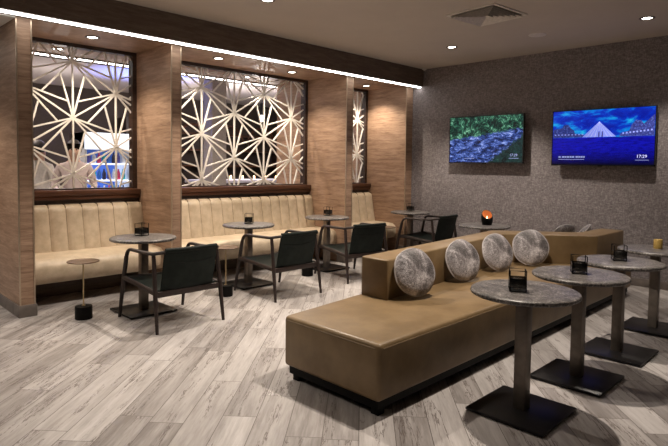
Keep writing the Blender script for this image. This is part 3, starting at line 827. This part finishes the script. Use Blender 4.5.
# bar counter, grey column, pendants
co = thing('bar_counter', 'dark bar counter with pale top behind the wide lattice screen', 'counter', (6.9, 9.4, 0))
MB().box((-1.3, -.3, 0), (1.6, .3, 1.10)).out('body', M['dkwall'], co)
MB().box((-1.35, -.36, 1.10), (1.65, .36, 1.16), .006).out('worktop', M['counter'], co)
sbox('wall_column', (5.42, 8.55, 0), (5.72, 8.85, CZ), M['grwall'])
pl = thing('pendant_lamp', 'x', 'lamp')
MB().tube([(0, 0, 0), (0, 0, -.35)], .006, 6).out('cord', M['black'], pl)
MB().lathe([(0, -.33), (.05, -.34), (.055, -.36), (.055, -.60), (.05, -.60), (.05, -.37), (0, -.36)], 20).out('shade', M['black'], pl)
MB().lathe([(0, -.58), (.03, -.59), (.05, -.65), (.03, -.71), (0, -.72)], 14).out('bulb', M['bulb'], pl)
for x in (6.10, 7.05, 3.4):  # two pendant bulbs, plus one added point light brightening the rear ceiling
    l = bpy.data.lights.new('rear_point_light', 'POINT'); l.energy = 50 if x > 5 else 18; l.color = (1, .9, .82); l.shadow_soft_size = .05
    o = bpy.data.objects.new('rear_point_light', l); C.objects.link(o); o.location = (x, 9.2 if x > 5 else 10.2, CZ-.78)
for i, (x, lab) in enumerate([(6.10, 'black tube pendant lamp behind the wide lattice screen, nearer the second pillar'), (7.05, 'black tube pendant lamp behind the wide lattice screen, nearer the wood pillar end')]):
    o = pl if i == 0 else dup(pl, (x, 9.2, CZ)); o.location = (x, 9.2, CZ); o['label'] = lab; o['group'] = 'black pendant lamps over the bar'
jr = MB().lathe([(0, 0), (.04, 0), (.045, .02), (.045, .11), (.03, .14), (0, .14)], 12).out('glass_jar', M['amber'])  # emission stands in for amber highlights on the jars
for k in range(7):
    o = jr if k == 0 else jr.copy()
    if k: C.objects.link(o)
    o.location = (5.9+k*.3, 9.55, 1.16); s = .7+.3*random.random(); o.scale = (s*.5, s*.5, s*.6)
    tag(o, 'small jar with painted amber highlights on the bar counter behind the wide lattice', 'jar', 'amber jars on the bar counter')
bs = thing('back_bar', 'dark back bar shelving with arched brown panels behind the wide lattice', 'shelving', (7.6, 12.15, 0))
MB().box((-2.2, -.2, 0), (2.2, .2, 1.0)).out('cupboard', M['darkwood'], bs)
for z in (1.4, 1.8, 2.2): MB().box((-2.2, -.15, z), (2.2, .2, z+.04)).out('shelf', M['redwood'], bs)
for q in range(4):
    a = MB(); cx = -1.6+q*1.05
    a.tube([(cx+.45*math.cos(k*PI/12), -.16, 2.0+.45*math.sin(k*PI/12)) for k in range(13)], .035, 8); a.out('arch', M['redwood'], bs)
MB().box((-2.25, -.2, 1.0), (-2.2, .2, 2.5)).out('upright', M['darkwood'], bs); MB().box((2.2, -.2, 1.0), (2.25, .2, 2.5)).out('upright', M['darkwood'], bs)
# rear room: added blue lamp without a fixture, tints the ceiling violet
l = bpy.data.lights.new('added_blue_light', 'SPOT'); l.energy = 260; l.color = (.13, .22, 1); l.spot_size = R(95); l.spot_blend = .6; l.shadow_soft_size = .1
o = bpy.data.objects.new('added_blue_light', l); C.objects.link(o); o.location = (4.7, 9.6, 1.9); o.rotation_euler = (R(180), 0, 0)
for x, y, e in [(6.6, 8.5, 200), (8.5, 10.5, 160), (2.2, 9.2, 200), (4.3, 8.1, 90), (5.7, 10.4, 160), (3.4, 10.6, 110)]:  # added fill spots without fixtures, brighten the rear room
    spot(x, y, CZ-.02, e, 110, .6, (1, .84, .74))

# ------------------------------------------------------------------ camera, world
yaw, pit, rol = R(45), R(-2.78), R(-.707)
cyw, syw, cp, sp = math.cos(yaw), math.sin(yaw), math.cos(pit), math.sin(pit)
fw = Vector((cyw*cp, syw*cp, sp)); rt = Vector((syw, -cyw, 0)); dn = fw.cross(rt)
cr, sr = math.cos(rol), math.sin(rol)
X = rt*cr+dn*sr; D = -rt*sr+dn*cr
cam = bpy.data.cameras.new('camera'); co_ = bpy.data.objects.new('camera', cam); C.objects.link(co_)
mt = Matrix((X, -D, -fw)).transposed().to_4x4(); mt.translation = (0, 0, 1.48); co_.matrix_world = mt
cam.sensor_width = 36; cam.lens = 544.13/668*36; cam.shift_y = -(223-191.58)/668; cam.clip_start = .05
sc.camera = co_
w = bpy.data.worlds.new('world'); sc.world = w; w.use_nodes = True
w.node_tree.nodes['Background'].inputs[0].default_value = (.9, .8, .75, 1); w.node_tree.nodes['Background'].inputs[1].default_value = .008
sc.view_settings.view_transform = 'Standard'; sc.view_settings.look = 'None'; sc.view_settings.gamma = 1; sc.view_settings.use_curve_mapping = False
sc.view_settings.exposure = -.08
sc.cycles.use_denoising = True
sc.cycles.max_bounces = 8; sc.cycles.sample_clamp_indirect = 4
